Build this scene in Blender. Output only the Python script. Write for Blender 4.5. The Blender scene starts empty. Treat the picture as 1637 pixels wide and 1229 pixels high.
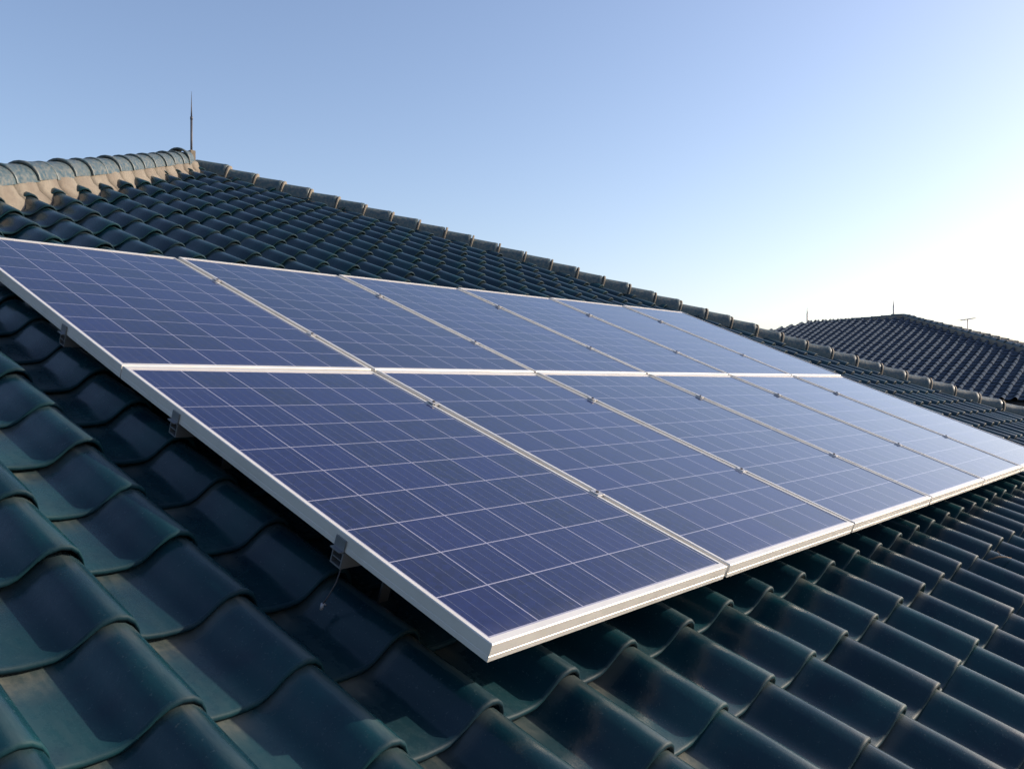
import bpy, bmesh, math, random
from mathutils import Vector, Matrix
random.seed(7)
R = math.radians
sc = bpy.context.scene
C = sc.collection

# ------------------------------------------------------------------ camera
TH = 0.3633                                   # pitch of the panel plane
CAMP = Vector((-1.2738, -1.1316, 0.4986))
YAW, PIT = 0.7041, 0.0031
FPX, WPX, HPX = 1402.9, 1637.0, 1229.0
FW = Vector((math.cos(PIT)*math.cos(YAW), math.cos(PIT)*math.sin(YAW), math.sin(PIT)))
RT = FW.cross(Vector((0, 0, 1))).normalized()
UP = RT.cross(FW)
cd = bpy.data.cameras.new('camera'); cam = bpy.data.objects.new('camera', cd); C.objects.link(cam)
cd.sensor_width = 36; cd.lens = FPX/WPX*36; cd.clip_start = 0.05; cd.clip_end = 9000
M = Matrix((RT, UP, -FW)).transposed().to_4x4(); M.translation = CAMP
cam.matrix_world = M
sc.camera = cam

# ------------------------------------------------------------------ light
SUN = Vector((1.0, -0.687, 0.499)).normalized()
SEL = math.asin(SUN.z); SAZ = math.atan2(SUN.x, SUN.y)
w = bpy.data.worlds.new("World"); sc.world = w; w.use_nodes = True
wt = w.node_tree
bg = wt.nodes['Background']
sky = wt.nodes.new('ShaderNodeTexSky'); sky.sky_type = 'NISHITA'; sky.sun_disc = False
sky.sun_elevation = SEL; sky.sun_rotation = SAZ
sky.altitude = 50; sky.air_density = 1.0; sky.dust_density = 1.5; sky.ozone_density = 2.7
tint = wt.nodes.new('ShaderNodeMix'); tint.data_type = 'RGBA'; tint.blend_type = 'MULTIPLY'
tint.inputs[0].default_value = 1.0; tint.inputs[7].default_value = (1.08, 0.955, 0.93, 1)
wt.links.new(sky.outputs[0], tint.inputs[6]); wt.links.new(tint.outputs[2], bg.inputs['Color'])
bg.inputs['Strength'].default_value = 0.15
sl = bpy.data.lights.new('sun', 'SUN'); so = bpy.data.objects.new('sun', sl); C.objects.link(so)
sl.energy = 4.6; sl.angle = R(0.5); sl.color = (1.0, 0.86, 0.68)
so.rotation_euler = SUN.to_track_quat('Z', 'Y').to_euler()
sc.view_settings.view_transform = 'Standard'
try: sc.view_settings.look = 'None'
except Exception: pass
sc.view_settings.exposure = 0.6
sc.view_settings.gamma = 1.0

# ------------------------------------------------------------------ helpers
def tag(o, label=None, cat=None, group=None, kind=None):
    for k, v in (('label', label), ('category', cat), ('group', group), ('kind', kind)):
        if v: o[k] = v
    return o
def thing(name, label, cat, mat=None, group=None):
    o = bpy.data.objects.new(name, None); C.objects.link(o)
    o.empty_display_size = 0.2
    if mat is not None: o.matrix_world = mat
    return tag(o, label, cat, group)
def mesh_obj(name, verts, faces, mat, parent=None, smooth=False, uvs=None, uv2=None):
    me = bpy.data.meshes.new(name)
    me.from_pydata([tuple(v) for v in verts], [], faces)
    me.update()
    if smooth: me.polygons.foreach_set('use_smooth', [True]*len(me.polygons))
    for nm, src in (('UVMap', uvs), ('Rand', uv2)):
        if src is None: continue
        l = me.uv_layers.new(name=nm)
        idx = [0]*len(me.loops); me.loops.foreach_get('vertex_index', idx)
        flat = []
        for i in idx: flat.extend(src[i])
        l.data.foreach_set('uv', flat)
    me.materials.append(mat)
    return link(name, me, parent)
def link(name, me, parent=None):
    o = bpy.data.objects.new(name, me); C.objects.link(o)
    if parent is not None: o.parent = parent
    return o
class MB:
    def __init__(s): s.v = []; s.f = []
    def box(s, x0, x1, y0, y1, z0, z1, T=None):
        b = len(s.v)
        for z in (z0, z1):
            for x, y in ((x0, y0), (x1, y0), (x1, y1), (x0, y1)):
                p = Vector((x, y, z)); s.v.append(T @ p if T else p)
        for q in ((0,3,2,1), (4,5,6,7), (0,1,5,4), (1,2,6,5), (2,3,7,6), (3,0,4,7)):
            s.f.append(tuple(b+i for i in q))
        return s
    def tube(s, pts, rad, n=10, cap=True):
        pts = [Vector(p) for p in pts]
        if not hasattr(rad, '__len__'): rad = [rad]*len(pts)
        b = len(s.v); m = len(pts)
        for i, p in enumerate(pts):
            d = (pts[min(i+1, m-1)]-pts[max(i-1, 0)]).normalized()
            a = d.cross(Vector((0, 0, 1)))
            if a.length < 1e-3: a = d.cross(Vector((1, 0, 0)))
            a.normalize(); c = d.cross(a)
            for k in range(n):
                t = 2*math.pi*k/n
                s.v.append(p+(a*math.cos(t)+c*math.sin(t))*rad[i])
        for i in range(m-1):
            for k in range(n):
                k2 = (k+1) % n
                s.f.append((b+i*n+k, b+i*n+k2, b+(i+1)*n+k2, b+(i+1)*n+k))
        if cap:
            s.f.append(tuple(b+k for k in range(n))[::-1]); s.f.append(tuple(b+(m-1)*n+k for k in range(n)))
        return s
    def build(s, name, mat, parent=None, smooth=False): return mesh_obj(name, s.v, s.f, mat, parent, smooth)

# ------------------------------------------------------------------ materials
class NT:
    def __init__(s, name):
        s.m = bpy.data.materials.new(name); s.m.use_nodes = True
        s.t = s.m.node_tree; s.b = s.t.nodes['Principled BSDF']
    def n(s, typ, **kw):
        nd = s.t.nodes.new(typ)
        for k, v in kw.items(): setattr(nd, k, v)
        return nd
    def put(s, sock, val):
        if hasattr(val, 'is_linked') or hasattr(val, 'links'): s.t.links.new(val, sock)
        else: sock.default_value = val
    def math(s, op, a, b=None, c=None, clamp=False):
        nd = s.n('ShaderNodeMath', operation=op, use_clamp=clamp)
        for i, x in enumerate((a, b, c)):
            if x is not None: s.put(nd.inputs[i], x)
        return nd.outputs[0]
    def mix(s, f, a, b):
        nd = s.n('ShaderNodeMix', data_type='RGBA')
        s.put(nd.inputs[0], f); s.put(nd.inputs[6], a); s.put(nd.inputs[7], b)
        return nd.outputs[2]
    def mixf(s, f, a, b):
        nd = s.n('ShaderNodeMix', data_type='FLOAT')
        s.put(nd.inputs[0], f); s.put(nd.inputs[2], a); s.put(nd.inputs[3], b)
        return nd.outputs[0]
    def ramp(s, x, lo, hi, a=0.0, b=1.0):
        nd = s.n('ShaderNodeMapRange', interpolation_type='SMOOTHSTEP')
        s.put(nd.inputs[0], x)
        for i, q in enumerate((lo, hi, a, b)): nd.inputs[i+1].default_value = q
        return nd.outputs[0]
    def noise(s, vec, scale, detail=3, rough=0.55):
        nd = s.n('ShaderNodeTexNoise'); nd.inputs['Scale'].default_value = scale
        nd.inputs['Detail'].default_value = detail; nd.inputs['Roughness'].default_value = rough
        if vec is not None: s.t.links.new(vec, nd.inputs['Vector'])
        return nd.outputs[0]
    def uv(s, name): return s.n('ShaderNodeUVMap', uv_map=name).outputs[0]
    def obj(s): return s.n('ShaderNodeTexCoord').outputs['Object']
    def geo(s): return s.n('ShaderNodeNewGeometry').outputs['Position']
    def sep(s, v):
        nd = s.n('ShaderNodeSeparateXYZ'); s.t.links.new(v, nd.inputs[0]); return nd.outputs
    def comb(s, x, y, z):
        nd = s.n('ShaderNodeCombineXYZ')
        for i, q in enumerate((x, y, z)): s.put(nd.inputs[i], q)
        return nd.outputs[0]
    def bump(s, h, strength, dist):
        nd = s.n('ShaderNodeBump'); nd.inputs['Strength'].default_value = strength
        nd.inputs['Distance'].default_value = dist
        s.t.links.new(h, nd.inputs['Height']); s.t.links.new(nd.outputs[0], s.b.inputs['Normal'])
    def set(s, **kw):
        for k, v in kw.items():
            nm = {'color': 'Base Color', 'rough': 'Roughness', 'metal': 'Metallic', 'ior': 'IOR',
                  'coat': 'Coat Weight', 'coatr': 'Coat Roughness', 'spec': 'Specular IOR Level'}[k]
            s.put(s.b.inputs[nm], v)
        return s.m
def col(r, g, b): return (r, g, b, 1.0)

def tile_material(name='glazed_tile', far=False):
    t = NT(name)
    uv = t.sep(t.uv('UVMap')); rd = t.sep(t.uv('Rand'))
    s, v = uv[0], uv[1]; r1, r2 = rd[0], rd[1]
    pos = t.geo()
    n1 = t.noise(pos, 6.0, 4); n2 = t.noise(pos, 45.0, 4, 0.65); n3 = t.noise(pos, 160.0, 2)
    glaze = t.mix(r1, col(0.003, 0.020, 0.029), col(0.0055, 0.036, 0.046))
    glaze = t.mix(t.ramp(n1, 0.35, 0.7), glaze, col(0.0045, 0.020, 0.032))
    # dust settled in the pan and under the lip of the tile above
    pan = t.ramp(s, 0.44, 0.72, 1.0, 0.0)
    head = t.ramp(v, 0.62, 1.0)
    d1 = t.math('MULTIPLY', pan, t.math('ADD', 0.26, t.math('MULTIPLY', head, 0.6)))
    streak = t.noise(t.comb(t.math('ADD', t.math('MULTIPLY', s, 9.0), t.math('MULTIPLY', r1, 50.0)), t.math('ADD', t.math('MULTIPLY', v, 1.3), t.math('MULTIPLY', r2, 50.0)), 0.0), 1.0, 4, 0.6)
    d1 = t.math('MULTIPLY', d1, t.math('ADD', t.ramp(streak, 0.2, 0.75, 0.25, 0.9), t.ramp(n2, 0.3, 0.7, -0.1, 0.2)))
    d2 = t.math('MULTIPLY', t.ramp(v, 0.84, 0.97), t.ramp(n1, 0.3, 0.6))
    d2 = t.math('MULTIPLY', d2, 0.3)
    d3 = t.math('MULTIPLY', t.ramp(n2, 0.55, 0.8), 0.07)
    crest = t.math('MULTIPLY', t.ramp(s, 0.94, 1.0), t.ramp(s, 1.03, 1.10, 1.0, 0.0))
    dust_glint = t.math('MULTIPLY', crest, t.ramp(streak, 0.3, 0.75, 0.16, 0.55))  # crest dust film, strengthened to paint a thin highlight along the roll
    d5 = t.math('MULTIPLY', t.ramp(n3, 0.60, 0.70), t.ramp(n2, 0.42, 0.6, 0.0, 0.30))
    d = t.math('MAXIMUM', t.math('MAXIMUM', t.math('MAXIMUM', d1, d2), t.math('MAXIMUM', d3, dust_glint)), d5)
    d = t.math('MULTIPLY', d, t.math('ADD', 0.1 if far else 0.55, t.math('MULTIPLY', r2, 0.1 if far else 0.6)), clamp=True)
    d = t.math('MULTIPLY', d, t.ramp(v, 0.004, 0.03, 0.12, 1.0))
    if far: glaze = t.mix(n2, col(0.060, 0.080, 0.110), col(0.095, 0.115, 0.145))  # lightened base colour: haze and grazing sky sheen painted into the far tiles
    dust = t.mix(t.math('MULTIPLY', head, t.ramp(n1, 0.3, 0.7, 0.4, 1.0)), col(0.052, 0.080, 0.088), col(0.115, 0.110, 0.085))  # dust colour, shared by the highlight painted on the crests
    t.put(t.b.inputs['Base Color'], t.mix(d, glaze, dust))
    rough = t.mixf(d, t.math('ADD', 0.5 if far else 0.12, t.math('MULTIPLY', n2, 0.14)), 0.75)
    rough = t.mixf(t.ramp(v, 0.01, 0.045, 1.0, 0.0), rough, 0.6)
    t.put(t.b.inputs['Roughness'], rough)
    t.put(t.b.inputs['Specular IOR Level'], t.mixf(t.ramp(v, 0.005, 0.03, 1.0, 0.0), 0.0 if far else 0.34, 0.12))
    t.bump(t.math('ADD', n2, t.math('MULTIPLY', n3, 0.4)), 0.25, 0.002)
    return t.m
def cap_material():
    t = NT('cap_tile_glaze'); pos = t.geo()
    n1 = t.noise(pos, 7.0, 3); n2 = t.noise(pos, 40.0, 4, 0.65)
    c = t.mix(n1, col(0.014, 0.042, 0.056), col(0.040, 0.075, 0.088))
    d = t.math('MULTIPLY', t.ramp(n2, 0.38, 0.66), 0.55)
    t.put(t.b.inputs['Base Color'], t.mix(d, c, col(0.16, 0.15, 0.13)))
    t.put(t.b.inputs['Roughness'], t.mixf(d, 0.42, 0.8))
    t.bump(n2, 0.2, 0.003)
    return t.m
def mortar_material():
    t = NT('lime_mortar'); pos = t.geo()
    n1 = t.noise(pos, 5.0, 4); n2 = t.noise(pos, 55.0, 5, 0.7)
    c = t.mix(t.ramp(n1, 0.3, 0.7), col(0.135, 0.112, 0.088), col(0.19, 0.168, 0.135))
    c = t.mix(t.math('MULTIPLY', t.ramp(n2, 0.5, 0.75), 0.6), c, col(0.075, 0.063, 0.054))
    t.put(t.b.inputs['Base Color'], c); t.b.inputs['Roughness'].default_value = 0.9
    t.bump(n2, 0.6, 0.006)
    return t.m
def alu_material(name, base, metal, rough):
    t = NT(name); pos = t.geo()
    n = t.noise(pos, 9.0, 4); n2 = t.noise(pos, 90.0, 3)
    c = t.mix(t.math('MULTIPLY', t.ramp(n, 0.45, 0.75), 0.35), col(*base), col(base[0]*0.72, base[1]*0.70, base[2]*0.66))
    t.put(t.b.inputs['Base Color'], c)
    t.put(t.b.inputs['Roughness'], t.math('ADD', rough, t.math('MULTIPLY', n2, 0.15)))
    t.b.inputs['Metallic'].default_value = metal
    return t.m
LIPX, LIPY = 0.011, 0.020
PW, PL, GX, GY = 0.992, 1.613, 0.020, 0.006
def cell_material():
    t = NT('solar_cells')
    xy = t.sep(t.uv('UVMap')); x, y = xy[0], xy[1]
    oi = t.n('ShaderNodeObjectInfo').outputs['Random']
    bx, by = LIPX+0.006, LIPY+0.006
    px, py = (PW-2*bx)/6, (PL-2*by)/10
    cx = t.math('DIVIDE', t.math('SUBTRACT', x, bx), px); cy = t.math('DIVIDE', t.math('SUBTRACT', y, by), py)
    fx, fy = t.math('FRACT', cx), t.math('FRACT', cy)
    ex = t.math('MULTIPLY', t.math('MINIMUM', fx, t.math('SUBTRACT', 1.0, fx)), px)
    ey = t.math('MULTIPLY', t.math('MINIMUM', fy, t.math('SUBTRACT', 1.0, fy)), py)
    gap = t.math('LESS_THAN', t.math('MINIMUM', ex, ey), 0.0016)
    out = t.math('MAXIMUM', t.math('MAXIMUM', t.math('LESS_THAN', cx, 0.0), t.math('GREATER_THAN', cx, 6.0)),
                 t.math('MAXIMUM', t.math('LESS_THAN', cy, 0.0), t.math('GREATER_THAN', cy, 10.0)))
    gap = t.math('MAXIMUM', gap, out)
    f4 = t.math('FRACT', t.math('MULTIPLY', fx, 4.0))
    bus = t.math('LESS_THAN', t.math('MULTIPLY', t.math('ABSOLUTE', t.math('SUBTRACT', f4, 0.5)), px/4), 0.0006)
    wn = t.n('ShaderNodeTexWhiteNoise', noise_dimensions='3D')
    t.put(wn.inputs['Vector'], t.comb(t.math('FLOOR', cx), t.math('FLOOR', cy), t.math('MULTIPLY', oi, 91.0)))
    cr = wn.outputs['Value']
    vo = t.n('ShaderNodeTexVoronoi'); vo.inputs['Scale'].default_value = 75.0
    t.put(vo.inputs['Vector'], t.comb(x, y, t.math('MULTIPLY', oi, 17.0)))
    vr = t.sep(vo.outputs['Color'])[0]
    c = t.mix(cr, col(0.0014, 0.0011, 0.018), col(0.0042, 0.0042, 0.050))
    c = t.mix(t.math('MULTIPLY', vr, 0.6), c, col(0.0062, 0.0105, 0.072))
    c = t.mix(t.math('MULTIPLY', oi, 0.45), c, col(0.0015, 0.002, 0.014))
    c = t.mix(t.math('MULTIPLY', bus, 0.55), c, col(0.15, 0.16, 0.20))
    c = t.mix(t.math('MULTIPLY', gap, 0.92), c, col(0.29, 0.29, 0.37))
    pos = t.geo(); n = t.noise(pos, 2.2, 4); n2 = t.noise(pos, 35.0, 4, 0.7)
    dust = t.math('MULTIPLY', t.ramp(n, 0.3, 0.75), t.math('ADD', 0.0, t.math('MULTIPLY', n2, 0.03)))
    dust = t.math('ADD', dust, t.math('MULTIPLY', t.ramp(y, 0.02, 0.075, 0.10, 0.0), n2))
    c = t.mix(dust, c, col(0.30, 0.29, 0.27))
    t.put(t.b.inputs['Base Color'], c)
    t.put(t.b.inputs['Roughness'], t.math('ADD', 0.07, t.math('MULTIPLY', n2, 0.07)))
    t.b.inputs['IOR'].default_value = 1.74
    return t.m
def plain(name, c, rough=0.7, metal=0.0, sc_=12.0, var=0.25):
    t = NT(name); n = t.noise(t.geo(), sc_, 4)
    t.put(t.b.inputs['Base Color'], t.mix(t.math('MULTIPLY', n, var*2), col(*c), col(*[q*0.55 for q in c])))
    t.b.inputs['Roughness'].default_value = rough; t.b.inputs['Metallic'].default_value = metal
    return t.m
MT_FARTILE = tile_material('hazed_far_tile', True)
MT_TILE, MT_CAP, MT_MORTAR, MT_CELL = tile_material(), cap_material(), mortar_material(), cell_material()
MT_FRAME = alu_material('anodised_frame', (0.60, 0.59, 0.565), 0.28, 0.36)
MT_RAIL = alu_material('mill_aluminium', (0.26, 0.27, 0.29), 0.8, 0.4)
MT_CLAMP = alu_material('clamp_aluminium', (0.40, 0.40, 0.41), 0.5, 0.35)
MT_WALL = plain('rendered_wall', (0.55, 0.52, 0.46), 0.9)
MT_DECK = plain('roof_underlay', (0.02, 0.02, 0.022), 0.95)
MT_GROUND = plain('ground', (0.16, 0.15, 0.11), 0.95, 0.0, 0.3)
MT_STEEL = plain('weathered_steel', (0.07, 0.068, 0.08), 0.6, 0.2)
MT_DARK = plain('black_cable', (0.015, 0.015, 0.016), 0.5)
MT_WHITE = plain('pale_plastic', (0.35, 0.35, 0.38), 0.45)
MT_TWIG = plain('dry_twig', (0.12, 0.085, 0.06), 0.9)

# ------------------------------------------------------------------ frames of reference
AX = Vector((1, 0, 0)); AV = Vector((0, math.cos(TH), math.sin(TH))); AN = Vector((0, -math.sin(TH), math.cos(TH)))
def W3(u, v, n): return AX*u + AV*v + AN*n
TILE_P, TILE_G = 0.272, 0.268
U0, V0 = -0.190, 0.018
APEX_U, APEX_V = 3.597, 8.008
def sstep(x): x = min(1, max(0, x)); return x*x*(3-2*x)
def roof_n(u, v):                                   # base of the tiles of the front slope, over the panel plane
    b = math.exp(-((v-5.6)/2.0)**2)
    return -0.257 + 0.0237*v + 0.05*b*sstep((u-2.2)/3.0)
BASE_TO_MID = 0.045
APEX = W3(APEX_U, APEX_V, roof_n(APEX_U, APEX_V) + BASE_TO_MID)
EAVE_V = -2.2
RPITCH = TH + 0.0237
EAVE_Z = W3(0, EAVE_V, roof_n(0, EAVE_V)).z
GROUND_Z = EAVE_Z - 6.2

# ------------------------------------------------------------------ the setting
mb = MB(); mb.v = [Vector((-4000, -4000, GROUND_Z)), Vector((4000, -4000, GROUND_Z)), Vector((4000, 4000, GROUND_Z)), Vector((-4000, 4000, GROUND_Z))]
mb.f = [(0, 1, 2, 3)]
tag(mb.build('ground', MT_GROUND), kind='structure')

# ------------------------------------------------------------------ roof tiles
PROF = [(.050,.006),(.075,.0),(.110,-.002),(.150,.000),(.175,.004),(.193,.015),(.209,.032),(.226,.051),(.246,.066),(.272,.073),
        (.293,.069),(.310,.057),(.322,.038),(.329,.018),(.332,.002)]
PROF_LO = [PROF[i] for i in (0, 2, 4, 6, 8, 9, 10, 12, 14)]
STEP, THICK = 0.020, 0.013
def tile_field(place, u_rng, v_rng, keep, prof=PROF, u0=U0, v0=V0, rich=True, jit=1.0, STEP=STEP):
    """place(u, v, n) -> world point. Returns verts, faces, uv, rand."""
    V, F, UV, RD = [], [], [], []
    rows = [(0.006, 0.0), (0.0015, -0.0022), (0.0, -THICK*0.5), (0.0012, -THICK), (0.06, -THICK)] if rich else [(0.0, 0.0)]
    Ltot = TILE_G + 0.055
    tops = [Ltot, TILE_G*0.55] if rich else [Ltot]
    k0, k1 = math.floor((u_rng[0]-u0)/TILE_P), math.ceil((u_rng[1]-u0)/TILE_P)
    r0, r1 = math.floor((v_rng[0]-v0)/TILE_G), math.ceil((v_rng[1]-v0)/TILE_G)
    for r in range(r0, r1+1):
        vb = v0 + r*TILE_G
        for k in range(k0, k1+1):
            ub = u0 + (k-1)*TILE_P
            if not keep(ub+TILE_P*0.6, vb+TILE_G*0.5): continue
            du = random.gauss(0, .0022)*jit; dv = random.gauss(0, .0040)*jit; dn = random.gauss(0, .0018)*jit
            rot = random.gauss(0, .008)*jit; tl = random.gauss(0, .0017)*jit; st = random.gauss(0, .05)*jit
            rr = (random.random(), random.random())
            b = len(V); np_ = len(prof)
            line = [(t, 0.0) for t in tops] + rows
            for t, dz in line:
                for s, z in prof:
                    uu = ub + s + du - rot*(t-0.13)
                    vv = vb + t + dv + rot*(s-0.17)
                    n = z + STEP*(1+st)*(1 - t/TILE_G) + dz + dn + tl*(s-0.17)/0.1
                    V.append(place(uu, vv, n)); UV.append((s/TILE_P, t/TILE_G)); RD.append(rr)
            for i in range(len(line)-1):
                for j in range(np_-1):
                    a = b+i*np_+j
                    F.append((a, a+np_, a+np_+1, a+1))
    return V, F, UV, RD
def cut(o, planes):
    bm = bmesh.new(); bm.from_mesh(o.data)
    for co, no in planes:
        bmesh.ops.bisect_plane(bm, geom=bm.verts[:]+bm.edges[:]+bm.faces[:], dist=1e-5, plane_co=co, plane_no=no, clear_outer=True)
    bm.to_mesh(o.data); bm.free()
def on_parent(o, parent):
    o.parent = parent; o.matrix_parent_inverse = parent.matrix_world.inverted()

# ------------------------------------------------------------------ ridge and hip caps
def cap_mesh(L, r_head, r_butt, deep=0.0, nseg=12, lip=0.006):
    """half-round cap; x runs from head (0) to butt (L), z up"""
    V, F = [], []
    st = [(0.0, r_head), (L*0.5, (r_head+r_butt)/2), (L-0.045, r_butt-0.002), (L-0.038, r_butt+lip*0.8), (L-0.006, r_butt+lip), (L, r_butt+lip-0.004), (L, r_butt-0.014), (L-0.05, r_butt-0.014)]
    angs = [math.pi*i/nseg for i in range(nseg+1)]
    m = nseg+1 + (2 if deep else 0)
    for x, r in st:
        row = [(r*math.cos(a), r*math.sin(a)*1.02) for a in angs]
        if deep: row = [(row[0][0], -deep)] + row + [(row[-1][0], -deep)]
        for y, z in row: V.append((x, y, z))
    for i in range(len(st)-1):
        for j in range(m-1):
            a = i*m+j; F.append((a, a+1, a+m+1, a+m))
    return V, F
def hip_run(name, parent, base, dirn, count, L, r_head, r_butt, hc, deep=0.0, mortar=None, lip=.006, tilt=0.05, jit=1.0, gap0=0.0, nseg=12):
    """base(s): point on the hip line at plan distance s; caps run down it"""
    h = mortar
    pitch = L
    capL = L + 0.045
    V, F = cap_mesh(capL, r_head, r_butt, deep, nseg, lip)
    me = bpy.data.meshes.new('cap_tile'); me.from_pydata(V, [], F); me.materials.append(MT_CAP); me.update()
    me.polygons.foreach_set('use_smooth', [True]*len(me.polygons))
    for i in range(count):
        s0 = gap0 + i*pitch
        a, b = base(s0), base(s0+pitch)
        d = (b-a).normalized(); wv = Vector((0, 0, 1)).cross(d).normalized(); up = d.cross(wv)
        d2 = (d + up*(tilt*0.5 + random.gauss(0, .008)*jit) + wv*random.gauss(0, .008)*jit).normalized()
        w2 = up.cross(d2).normalized() if True else wv
        u2 = d2.cross(w2)
        Mx = Matrix((d2, w2, u2)).transposed().to_4x4()
        Mx.translation = a + up*(hc + random.gauss(0, .003)*jit) + wv*random.gauss(0, .003)*jit
        o = link('cap_tile', me, h); o.matrix_world = Mx

def pitch_plane(apex, dxy, pitch):                  # roof plane falling along dxy (unit) from the apex: returns axes u, v, n
    ev = Vector((-dxy[0]*math.cos(pitch), -dxy[1]*math.cos(pitch), math.sin(pitch)))
    eu = Vector((-dxy[1], dxy[0], 0))
    en = eu.cross(ev)
    return eu, ev, en

house = thing('tiled_house', 'near house with a dark teal glazed tile roof that carries the solar panels', 'house', Matrix.Translation((APEX.x, APEX.y+3, GROUND_Z)))
s2 = math.sqrt(0.5)
# front slope
def front_place(u, v, n):
    k = 0.0237
    return W3(u, v - n*k, roof_n(u, v) + n)
V, F, UV, RD = tile_field(front_place, (-6.2, 13.4), (EAVE_V, 8.2),
                          lambda u, v: abs(u-APEX_U) < (APEX_V-v)*math.cos(TH)+0.35 and v < APEX_V+0.1)
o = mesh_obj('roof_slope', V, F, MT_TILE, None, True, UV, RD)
cut(o, [(APEX, Vector((s2, s2, 0))), (APEX, Vector((-s2, s2, 0)))])
on_parent(o, house)
RUN = APEX.y - W3(0, EAVE_V, 0).y                   # plan run from apex to eave
ZE = APEX.z - RUN*math.tan(RPITCH)
# side slopes (fall to +x and -x), the ridge runs back from the apex
DEPTH = 6.0
for sgn in (1, -1):
    eu, ev, en = pitch_plane(APEX, (sgn, 0), RPITCH)
    o0 = APEX - ev*RUN/math.cos(RPITCH) - en*BASE_TO_MID
    vm = RUN/math.cos(RPITCH)
    def pl(u, v, n, o0=o0, eu=eu, ev=ev, en=en): return o0 + eu*u + ev*v + en*n
    back = 2*RUN+DEPTH
    rng = (-(RUN+0.3), RUN+DEPTH+0.3) if sgn == 1 else (-(RUN+DEPTH+0.3), RUN+0.3)
    def kp(u, v, sgn=sgn, vm=vm):
        y = u*sgn
        return -(vm-v)*math.cos(RPITCH)-0.3 < y < DEPTH+(vm-v)*math.cos(RPITCH)+0.3 and v < vm+0.1
    V, F, UV, RD = tile_field(pl, rng, (0, vm), kp, PROF_LO, 0.1, 0.0, False)
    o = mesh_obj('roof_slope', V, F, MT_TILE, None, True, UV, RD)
    cut(o, [(APEX, Vector((-sgn*s2, -s2, 0))), (APEX+Vector((0, DEPTH, 0)), Vector((-sgn*s2, s2, 0))), (APEX, Vector((-sgn, 0, 0)))])
    on_parent(o, house)
# back slope + underlay + walls
A2 = APEX+Vector((0, DEPTH, 0))
eu, ev, en = pitch_plane(A2, (0, 1), RPITCH)
vm = RUN/math.cos(RPITCH); o0 = A2 - ev*vm - en*BASE_TO_MID
V, F, UV, RD = tile_field(lambda u, v, n: o0+eu*u+ev*v+en*n, (-RUN-.3, RUN+.3), (0, vm),
                          lambda u, v: abs(u) < (vm-v)*math.cos(RPITCH)+0.3 and v < vm+.1, PROF_LO, 0.1, 0.0, False)
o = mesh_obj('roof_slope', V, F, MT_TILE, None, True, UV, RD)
cut(o, [(A2, Vector((s2, -s2, 0))), (A2, Vector((-s2, -s2, 0)))])
on_parent(o, house)
dz = Vector((0, 0, -0.16))
E = [Vector((APEX.x+a*RUN, y, ZE)) for a, y in ((-1, APEX.y-RUN), (1, APEX.y-RUN), (1, A2.y+RUN), (-1, A2.y+RUN))]
uv_ = [APEX+dz, A2+dz] + [e+dz*0.7 for e in E] + [e+Vector((0, 0, -.3)) for e in E]
o = mesh_obj('eaves', uv_, [(2, 3, 0), (3, 4, 1, 0), (4, 5, 1), (5, 2, 0, 1), (2, 6, 7, 3), (3, 7, 8, 4), (4, 8, 9, 5), (5, 9, 6, 2), (6, 9, 8, 7)], MT_DECK)
on_parent(o, house)
wb = MB().box(APEX.x-RUN+.6, APEX.x+RUN-.6, APEX.y-RUN+.6, A2.y+RUN-.6, GROUND_Z-.3, ZE-.303)
o = wb.build('wall', MT_WALL); on_parent(o, house)

# hips of the near house
def hipfun(sx):
    def base(s):                                     # s = plan run along the hip
        p = s*s2
        y = APEX.y - p
        v = APEX_V - p/math.cos(TH)
        for _ in range(4):                           # v such that the world y matches
            q = W3(0, v, roof_n(APEX_U+sx*p, v)+BASE_TO_MID); v += (y-q.y)/math.cos(TH)
        q = W3(0, v, roof_n(APEX_U+sx*p, v)+BASE_TO_MID)
        return Vector((APEX.x+sx*p, y, q.z))
    return base
def strip_along(base, s_rng, ds, section, mat, parent, name, wob=0.0, joint=0.0):
    V, F = [], []
    m = len(section); i = 0
    st = []; q = s_rng[0]
    while q < s_rng[1]: st.append((q, 0.0)); q += ds
    if joint:
        st = []; q = s_rng[0]
        while q < s_rng[1]:
            st += [(q, .018), (q+.010, .018), (q+.012, 0), (q+.10, -.003), (q+.19, -.002), (q+joint-.002, 0)]; q += joint
    for s, dig in st:
        a, b = base(s), base(s+0.05)
        d = (b-a).normalized(); wv = Vector((0, 0, 1)).cross(d).normalized(); up = d.cross(wv)
        for (x, z) in section: V.append(a + wv*(x*(1-dig*5)+random.gauss(0, wob)) + up*(z-dig+random.gauss(0, wob)))
        if i:
            for j in range(m-1):
                q = (i-1)*m+j; F.append((q, q+1, q+m+1, q+m))
        i += 1
    return mesh_obj(name, V, F, mat, parent, True)
NCAP = int((RUN/s2)/0.292)
# the left hip is bedded high on pale mortar
def make_hip(base, sec, nseg=12, joint=0.0, **kw):
    h = strip_along(base, (0.02, RUN/s2), 0.07, sec, MT_MORTAR, None, 'hip', .003, joint)
    on_parent(h, house)
    hip_run('hip', house, base, None, NCAP, 0.287, mortar=h, nseg=nseg, **kw)
    return h
make_hip(hipfun(-1), [(-.235, -.19), (-.185, -.06), (-.125, .0), (-.105, .055), (0, .10), (.105, .055), (.125, .0), (.185, -.06), (.235, -.19)],
         r_head=.108, r_butt=.115, hc=.052, gap0=.26, tilt=.03, joint=.287)
hr = make_hip(hipfun(1), [(-.15, -.10), (-.09, -.03), (-.07, .03), (0, .05), (.07, .03), (.09, -.03), (.15, -.10)],
         r_head=.078, r_butt=.096, hc=.016, deep=.045, gap0=.06, lip=.001, tilt=.11)
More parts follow.
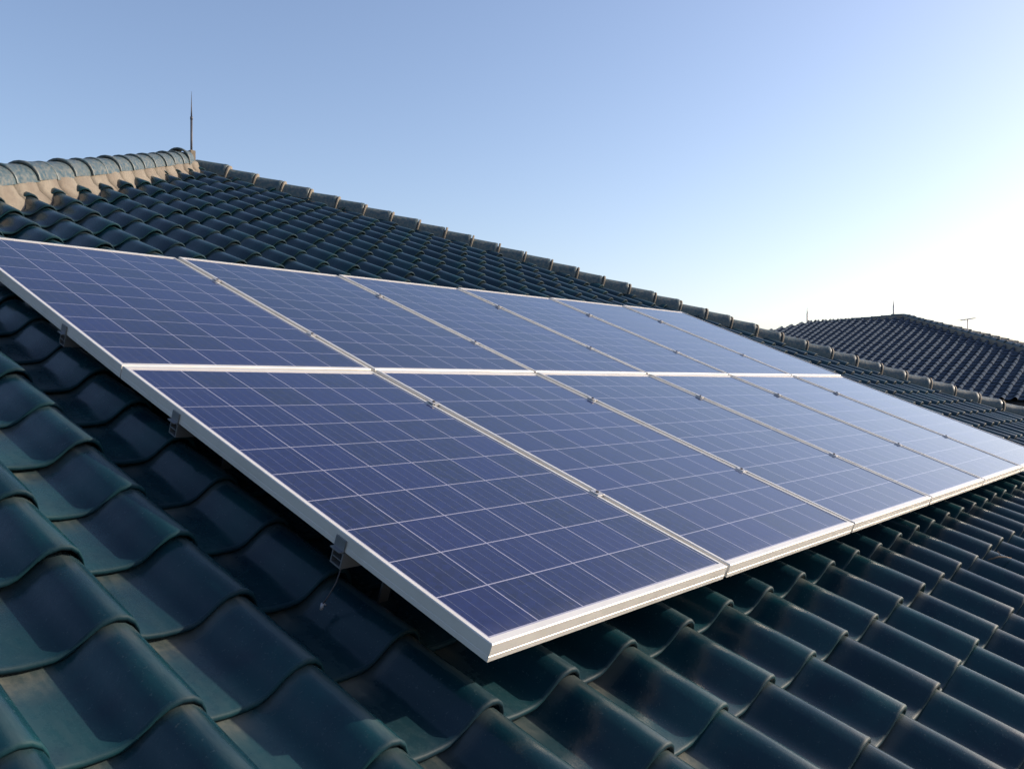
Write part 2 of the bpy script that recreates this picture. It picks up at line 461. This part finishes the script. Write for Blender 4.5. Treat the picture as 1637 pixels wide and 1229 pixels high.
# mortar collars at the joints of the right hip
cb = hipfun(1); cm = MB()
for i in range(1, NCAP):
    s = .06 + i*0.287 + .040
    a, b = cb(s), cb(s+.1); d = (b-a).normalized(); wv = Vector((0, 0, 1)).cross(d).normalized(); up = d.cross(wv)
    b0 = len(cm.v); n = 10
    rr = .100 + random.gauss(0, .0015); wd = .014+random.random()*.006
    for x, r in ((-.002, rr-.004), (.001, rr), (wd, rr-.002), (wd+.001, rr-.03)):
        pr = [(math.cos(math.pi*k/n)*r, math.sin(math.pi*k/n)*r+.034) for k in range(n+1)]
        pr = [(r, -.05)] + pr + [(-r, -.05)]
        for yy, zz in pr: cm.v.append(a+d*x+wv*yy+up*zz)
    m = n+3
    for q in range(3):
        for j in range(m-1):
            z = b0+q*m+j; cm.f.append((z, z+1, z+m+1, z+m))
o = cm.build('joint_mortar', MT_MORTAR, None, True); o.parent = hr; o.matrix_parent_inverse = hr.matrix_world.inverted()
# back ridge
def ridge_base(s): return Vector((APEX.x, APEX.y+s, APEX.z))
h = strip_along(ridge_base, (0.0, DEPTH), 0.1, [(-.14, -.10), (-.085, -.02), (0, .04), (.085, -.02), (.14, -.10)], MT_MORTAR, None, 'ridge', .003)
on_parent(h, house)
hip_run('ridge', house, ridge_base, None, 20, 0.287, .078, .092, .0, .03, h, gap0=.1)
# raised end tile where the hips meet
V, F = cap_mesh(.30, .085, .115, .05)
o = mesh_obj('end_tile', V, F, MT_CAP, None, True)
b1 = hipfun(-1); a, b = b1(.0), b1(.3); d = (b-a).normalized(); wv = Vector((0, 0, 1)).cross(d).normalized(); up = d.cross(wv)
Mx = Matrix((d, wv, up)).transposed().to_4x4(); Mx.translation = b1(.10)+up*.085
o.matrix_world = Mx; on_parent(o, house)

# lightning rod at the apex
def ray_at(x, y, depth):
    d = FW*FPX + RT*(x-WPX/2) - UP*(y-HPX/2)
    return CAMP + d*(depth/FPX)
rb = ray_at(306, 252, 9.28)
rod = thing('lightning_rod', 'tall grey lightning rod on the peak of the near roof', 'lightning rod', Matrix.Translation(rb))
MB().box(-.028, .028, -.035, .035, -.16, .07).build('mortar_base', MT_MORTAR, rod)
MB().tube([(0, 0, .0), (0, 0, .40)], .0115, 10).build('pole', MT_STEEL, rod, True)
MB().tube([(0, 0, .40), (0, 0, .43)], .014, 10).build('coupling', MT_STEEL, rod, True)
MB().tube([(0, 0, .43), (0, 0, .52), (0, 0, .70)], [.0085, .006, .0012], 10).build('spike', MT_STEEL, rod, True)

# ------------------------------------------------------------------ solar panels
VROW = [0.0, PL+GY]
def pan_n(u, v): return .0153*v*(v-3.32)/4 + .0065*u*(u-6)/16 + .0716*u*v/20
def panP(u, v): return W3(u, v, pan_n(u, v))
def panel_meshes():
    prof = [(.030, -.040), (.0, -.040), (.0, -.0285), (.0012, -.0275), (.0, -.0265), (.0, -.0018), (.0018, 0), (1.0, 0), (1.0, -.0035)]
    V, F = [], []
    for (o_, n) in prof:
        ox, oy = (LIPX, LIPY) if o_ == 1.0 else (o_, o_)
        for x, y in ((ox, oy), (PW-ox, oy), (PW-ox, PL-oy), (ox, PL-oy)): V.append((x, y, n))
    for i in range(len(prof)-1):
        for j in range(4):
            j2 = (j+1) % 4; F.append((i*4+j, i*4+j2, (i+1)*4+j2, (i+1)*4+j))
    fm = bpy.data.meshes.new('frame'); fm.from_pydata(V, [], F); fm.materials.append(MT_FRAME); fm.update()
    gv = [(LIPX*.6, LIPY*.6), (PW-LIPX*.6, LIPY*.6), (PW-LIPX*.6, PL-LIPY*.6), (LIPX*.6, PL-LIPY*.6)]
    gm = bpy.data.meshes.new('cell_sheet')
    gm.from_pydata([(x, y, -.003) for x, y in gv]+[(x, y, -.008) for x, y in gv], [], [(0, 1, 2, 3), (7, 6, 5, 4), (0, 4, 5, 1), (1, 5, 6, 2), (2, 6, 7, 3), (3, 7, 4, 0)])
    l = gm.uv_layers.new(name='UVMap')
    for lp in gm.loops: l.data[lp.index].uv = gv[lp.vertex_index % 4]
    gm.materials.append(MT_CELL); gm.update()
    return fm, gm
FM, GM = panel_meshes()
ORD = ['first', 'second', 'third', 'fourth', 'fifth', 'sixth']
for r in range(2):
    for c in range(6):
        u, v = c*(PW+GX), VROW[r]
        p0, p1, p2 = panP(u, v), panP(u+PW, v), panP(u, v+PL)
        ex = (p1-p0).normalized(); ey = (p2-p0); ey = (ey-ex*ey.dot(ex)).normalized(); ez = ex.cross(ey)
        Mx = Matrix((ex, ey, ez)).transposed().to_4x4(); Mx.translation = p0
        if c == 0: lab = ('blue solar panel at the nearest corner, over the overlapping tiles in front' if r == 0 else 'blue solar panel at the left end of the upper row, cut by the photo edge')
        elif c == 5: lab = ('palest solar panel at the far right end of the lower row' if r == 0 else 'palest solar panel at the far right end of the upper row, below the hip')
        else: lab = '%s solar panel from the left in the %s row' % (ORD[c], 'lower' if r == 0 else 'upper')
        t = thing('solar_panel', lab, 'solar panel', Mx, 'solar panels on the near roof')
        link('frame', FM, t); link('cell_sheet', GM, t)

# mounting rails with clamps and roof hooks
RV = [.481, 1.26, 2.04, 2.826]
RLAB = ['lowest aluminium mounting rail, its end just above the loose cable', 'second aluminium mounting rail up, under the lower row of panels',
        'third aluminium mounting rail up, its end left of the white row seam', 'topmost aluminium mounting rail under the upper row of panels']
WT = 6*PW+5*GX
for i, v in enumerate(RV):
    org = panP(0, v) - AN*.0402
    end = panP(WT, v) - AN*.0402
    ex = (end-org).normalized(); ez = (AN-ex*AN.dot(ex)).normalized(); ey = ez.cross(ex)
    Mx = Matrix((ex, ey, ez)).transposed().to_4x4(); Mx.translation = org
    t = thing('mounting_rail', RLAB[i], 'mounting rail', Mx, 'rails under the solar panels')
    m = MB()
    for y0, y1, z0, z1 in ((-.020, .020, -.004, 0), (-.020, -.016, -.040, -.004), (.016, .020, -.040, -.004), (-.016, .016, -.040, -.036), (-.016, .016, -.022, -.019)):
        m.box(-.004, WT+.004, y0, y1, z0, z1)
    m.build('rail', MT_RAIL, t)
    for k in range(1, 6):
        uc = k*(PW+GX)-GX/2
        dn = (panP(uc, v)-(org+ex*uc)).dot(ez)
        m = MB().box(uc-.017, uc+.017, -.017, .017, dn+.0008, dn+.0038).box(uc-.008, uc+.008, -.02, .02, 0, dn+.0008)
        o = m.build('mid_clamp', MT_CLAMP, t)
        m = MB().tube([(uc, 0, dn+.0038), (uc, 0, dn+.008)], .0055, 6); m.build('bolt', MT_STEEL, o)
    for uc, sg in ((0, -1), (WT, 1)):
        m = MB().box(min(uc, uc+sg*.016), max(uc, uc+sg*.016), -.018, .018, .001, .0035)
        m.box(min(uc+sg*.002, uc+sg*.005), max(uc+sg*.002, uc+sg*.005), -.018, .018, .0035, .030)
        m.build('end_clamp', MT_RAIL, t)
    for k in range(6):
        ut = U0 + TILE_P*(1+round((.02+k*1.17)/TILE_P)) - .135 if k else .21
        # hook: plate on the rail side, strut down to the tile, foot
        gz = roof_n(ut, v)+.035 - ((org+ex*ut).dot(AN))
        m = MB().box(ut-.018, ut+.018, -.0265, -.0205, -.085, -.002)
        m.box(ut-.016, ut+.016, -.0265, .03, gz+.03, gz+.036)
        m.box(ut-.016, ut+.016, -.0265, -.0205, gz+.036, -.0852)
        m.box(ut-.016, ut+.016, .0245, .0305, gz-.03, gz+.0298)
        m.box(ut-.03, ut+.03, -.05, .16, gz-.038, gz-.032)
        o = m.build('roof_hook', MT_RAIL, t)
        for zb in (-.02, -.06): MB().tube([(ut, -.0265, zb), (ut, -.0338, zb), (ut, -.034, zb), (ut, -.042, zb)], [.009, .009, .005, .005], 6).build('bolt', MT_STEEL, o)

# loose cable hanging by the lowest rail
p = [W3(.06, .52, -.085), W3(.03, .50, -.082), W3(.012, .475, -.095), W3(.004, .47, -.125), W3(-.004, .475, -.16), W3(-.012, .48, -.186)]
cab = MB().tube(p, .0019, 8).build('cable', MT_STEEL, None, True)
tag(cab, 'thin loose cable dangling below the left edge of the panels', 'cable')
MB().tube([p[-1]+AN*.004, p[-1]-AN*.012], .0042, 8).tube([p[-1]+AX*.004+AN*.002, p[-1]+AX*.011-AN*.003], .0025, 6).build('connector', MT_WHITE, cab, True)

# dry twig lying in the tiles at the right
q = [(3.20, -.28, .006), (3.24, -.31, .030), (3.27, -.33, .036), (3.33, -.345, .028)]
tw = MB().tube([front_place(u, v, n+.055) for u, v, n in q], [.003, .004, .003, .002], 6)
tw.tube([front_place(3.25, -.315, .088), front_place(3.27, -.29, .10)], [.002, .001], 6)
tag(tw.build('twig', MT_TWIG, None, True), 'dry twig lying across the tiles near the right edge', 'twig')

# ------------------------------------------------------------------ the far house
A = ray_at(1444, 506, 30.0)
def campt(right, fwd, z): return CAMP + RT*right + FW*fwd + Vector((0, 0, z))
FP = math.radians(17.5); FRUN = 8.5; FD = 3.3
fh = thing('tiled_house', 'far house with a dark tiled hip roof behind the near hip', 'house', Matrix.Translation((A.x, A.y+FD/2, GROUND_Z)))
FA2 = A + Vector((0, FD, -.14))
FZ = A.z - FRUN*math.tan(FP)
vmf = FRUN/math.cos(FP)
for dx, dy, ap in ((-1, 0, A), (1, 0, A), (0, -1, A), (0, 1, FA2)):
    eu, ev, en = pitch_plane(ap, (dx, dy), FP)
    o0 = ap - ev*vmf - en*BASE_TO_MID
    # position along eu of the two ends of the ridge
    e0, e1 = sorted((0.0, (FA2-ap).dot(eu))) if dx else (0.0, 0.0)
    def kp(u, v, e0=e0, e1=e1): return e0-(vmf-v)*math.cos(FP)-.3 < u < e1+(vmf-v)*math.cos(FP)+.3 and v < vmf+.1
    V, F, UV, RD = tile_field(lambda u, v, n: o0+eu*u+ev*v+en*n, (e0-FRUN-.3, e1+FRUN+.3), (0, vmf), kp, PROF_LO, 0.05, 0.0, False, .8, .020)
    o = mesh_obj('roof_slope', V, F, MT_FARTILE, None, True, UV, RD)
    if dx: pl_ = [(A, Vector((-dx*s2, -s2, 0))), (FA2, Vector((-dx*s2, s2, 0))), (A, Vector((-dx, 0, 0)))]
    else: pl_ = [(ap, Vector((s2, -dy*s2, 0))), (ap, Vector((-s2, -dy*s2, 0)))]
    cut(o, pl_); on_parent(o, fh)
E = [Vector((A.x+a*FRUN, y, FZ)) for a, y in ((-1, A.y-FRUN), (1, A.y-FRUN), (1, FA2.y+FRUN), (-1, FA2.y+FRUN))]
uv_ = [A+dz, FA2+dz] + [e+dz*.7 for e in E] + [e+Vector((0, 0, -.3)) for e in E]
o = mesh_obj('eaves', uv_, [(2, 3, 0), (3, 4, 1, 0), (4, 5, 1), (5, 2, 0, 1), (2, 6, 7, 3), (3, 7, 8, 4), (4, 8, 9, 5), (5, 9, 6, 2), (6, 9, 8, 7)], MT_DECK)
on_parent(o, fh)
o = MB().box(A.x-FRUN+.6, A.x+FRUN-.6, A.y-FRUN+.6, FA2.y+FRUN-.6, GROUND_Z-.3, FZ-.303).build('wall', MT_WALL); on_parent(o, fh)
def far_hip(p0, dx, dy, length, name, drop):
    def base(s): return Vector((p0.x+dx*s, p0.y+dy*s, p0.z-drop*s))
    h = strip_along(base, (0, length), .3, [(-.2, -.12), (-.1, .0), (-.09, .04), (0, .06), (.09, .04), (.1, .0), (.2, -.12)], MT_MORTAR, None, name, .004)
    on_parent(h, fh)
    hip_run(name, fh, base, None, int(length/.34),   .34, .07, .082, .02, mortar=h, nseg=6)
td = math.tan(FP)*s2
for ap, sx, sy in ((A, -1, -1), (A, 1, -1), (FA2, -1, 1), (FA2, 1, 1)):
    far_hip(ap, sx*s2, sy*s2, FRUN/s2, 'hip', td)
far_hip(A, 0, 1, FD, 'ridge', .14/FD)
# rods and aerial on the far house
def far_rod(x, yb, yt, depth, lab):
    p = ray_at(x, yb, depth); h = (yb-yt)/FPX*depth
    t = thing('lightning_rod', lab, 'lightning rod', Matrix.Translation(p), 'lightning rods on the far house')
    MB().tube([(0, 0, -.25), (0, 0, h*.6)], .028, 8).build('pole', MT_FAR, t, True)
    MB().tube([(0, 0, h*.6), (0, 0, h)], [.02, .006], 8).build('spike', MT_FAR, t, True)
MT_FAR = plain('pale_galvanised', (0.62, 0.55, 0.5), 0.6, 0.1)
far_rod(1428.5, 502, 480, 30.3, 'lightning rod beside the peak of the far roof')
far_rod(1290.5, 516, 492, 33.0, 'lightning rod on the left end of the far ridge')
p = ray_at(1547, 531, 27.5)
t = thing('tv_aerial', 'thin television aerial above the right hip of the far roof', 'aerial', Matrix.Translation(p) @ Matrix.Rotation(math.atan2(RT.y, RT.x)+.25, 4, 'Z'))
MB().tube([(0, 0, -.35), (0, 0, .40)], .016, 8).build('mast', MT_FAR, t, True)
m = MB().tube([(-.26, 0, .36), (.26, 0, .44)], .012, 6)
m.build('boom', MT_FAR, t)
for k in range(5):
    x = -.22+k*.11; z = .40+x*.155
    MB().tube([(x, -.2+.02*k, z+.012), (x, .2-.02*k, z+.012)], .007, 6).build('element', MT_FAR, t)
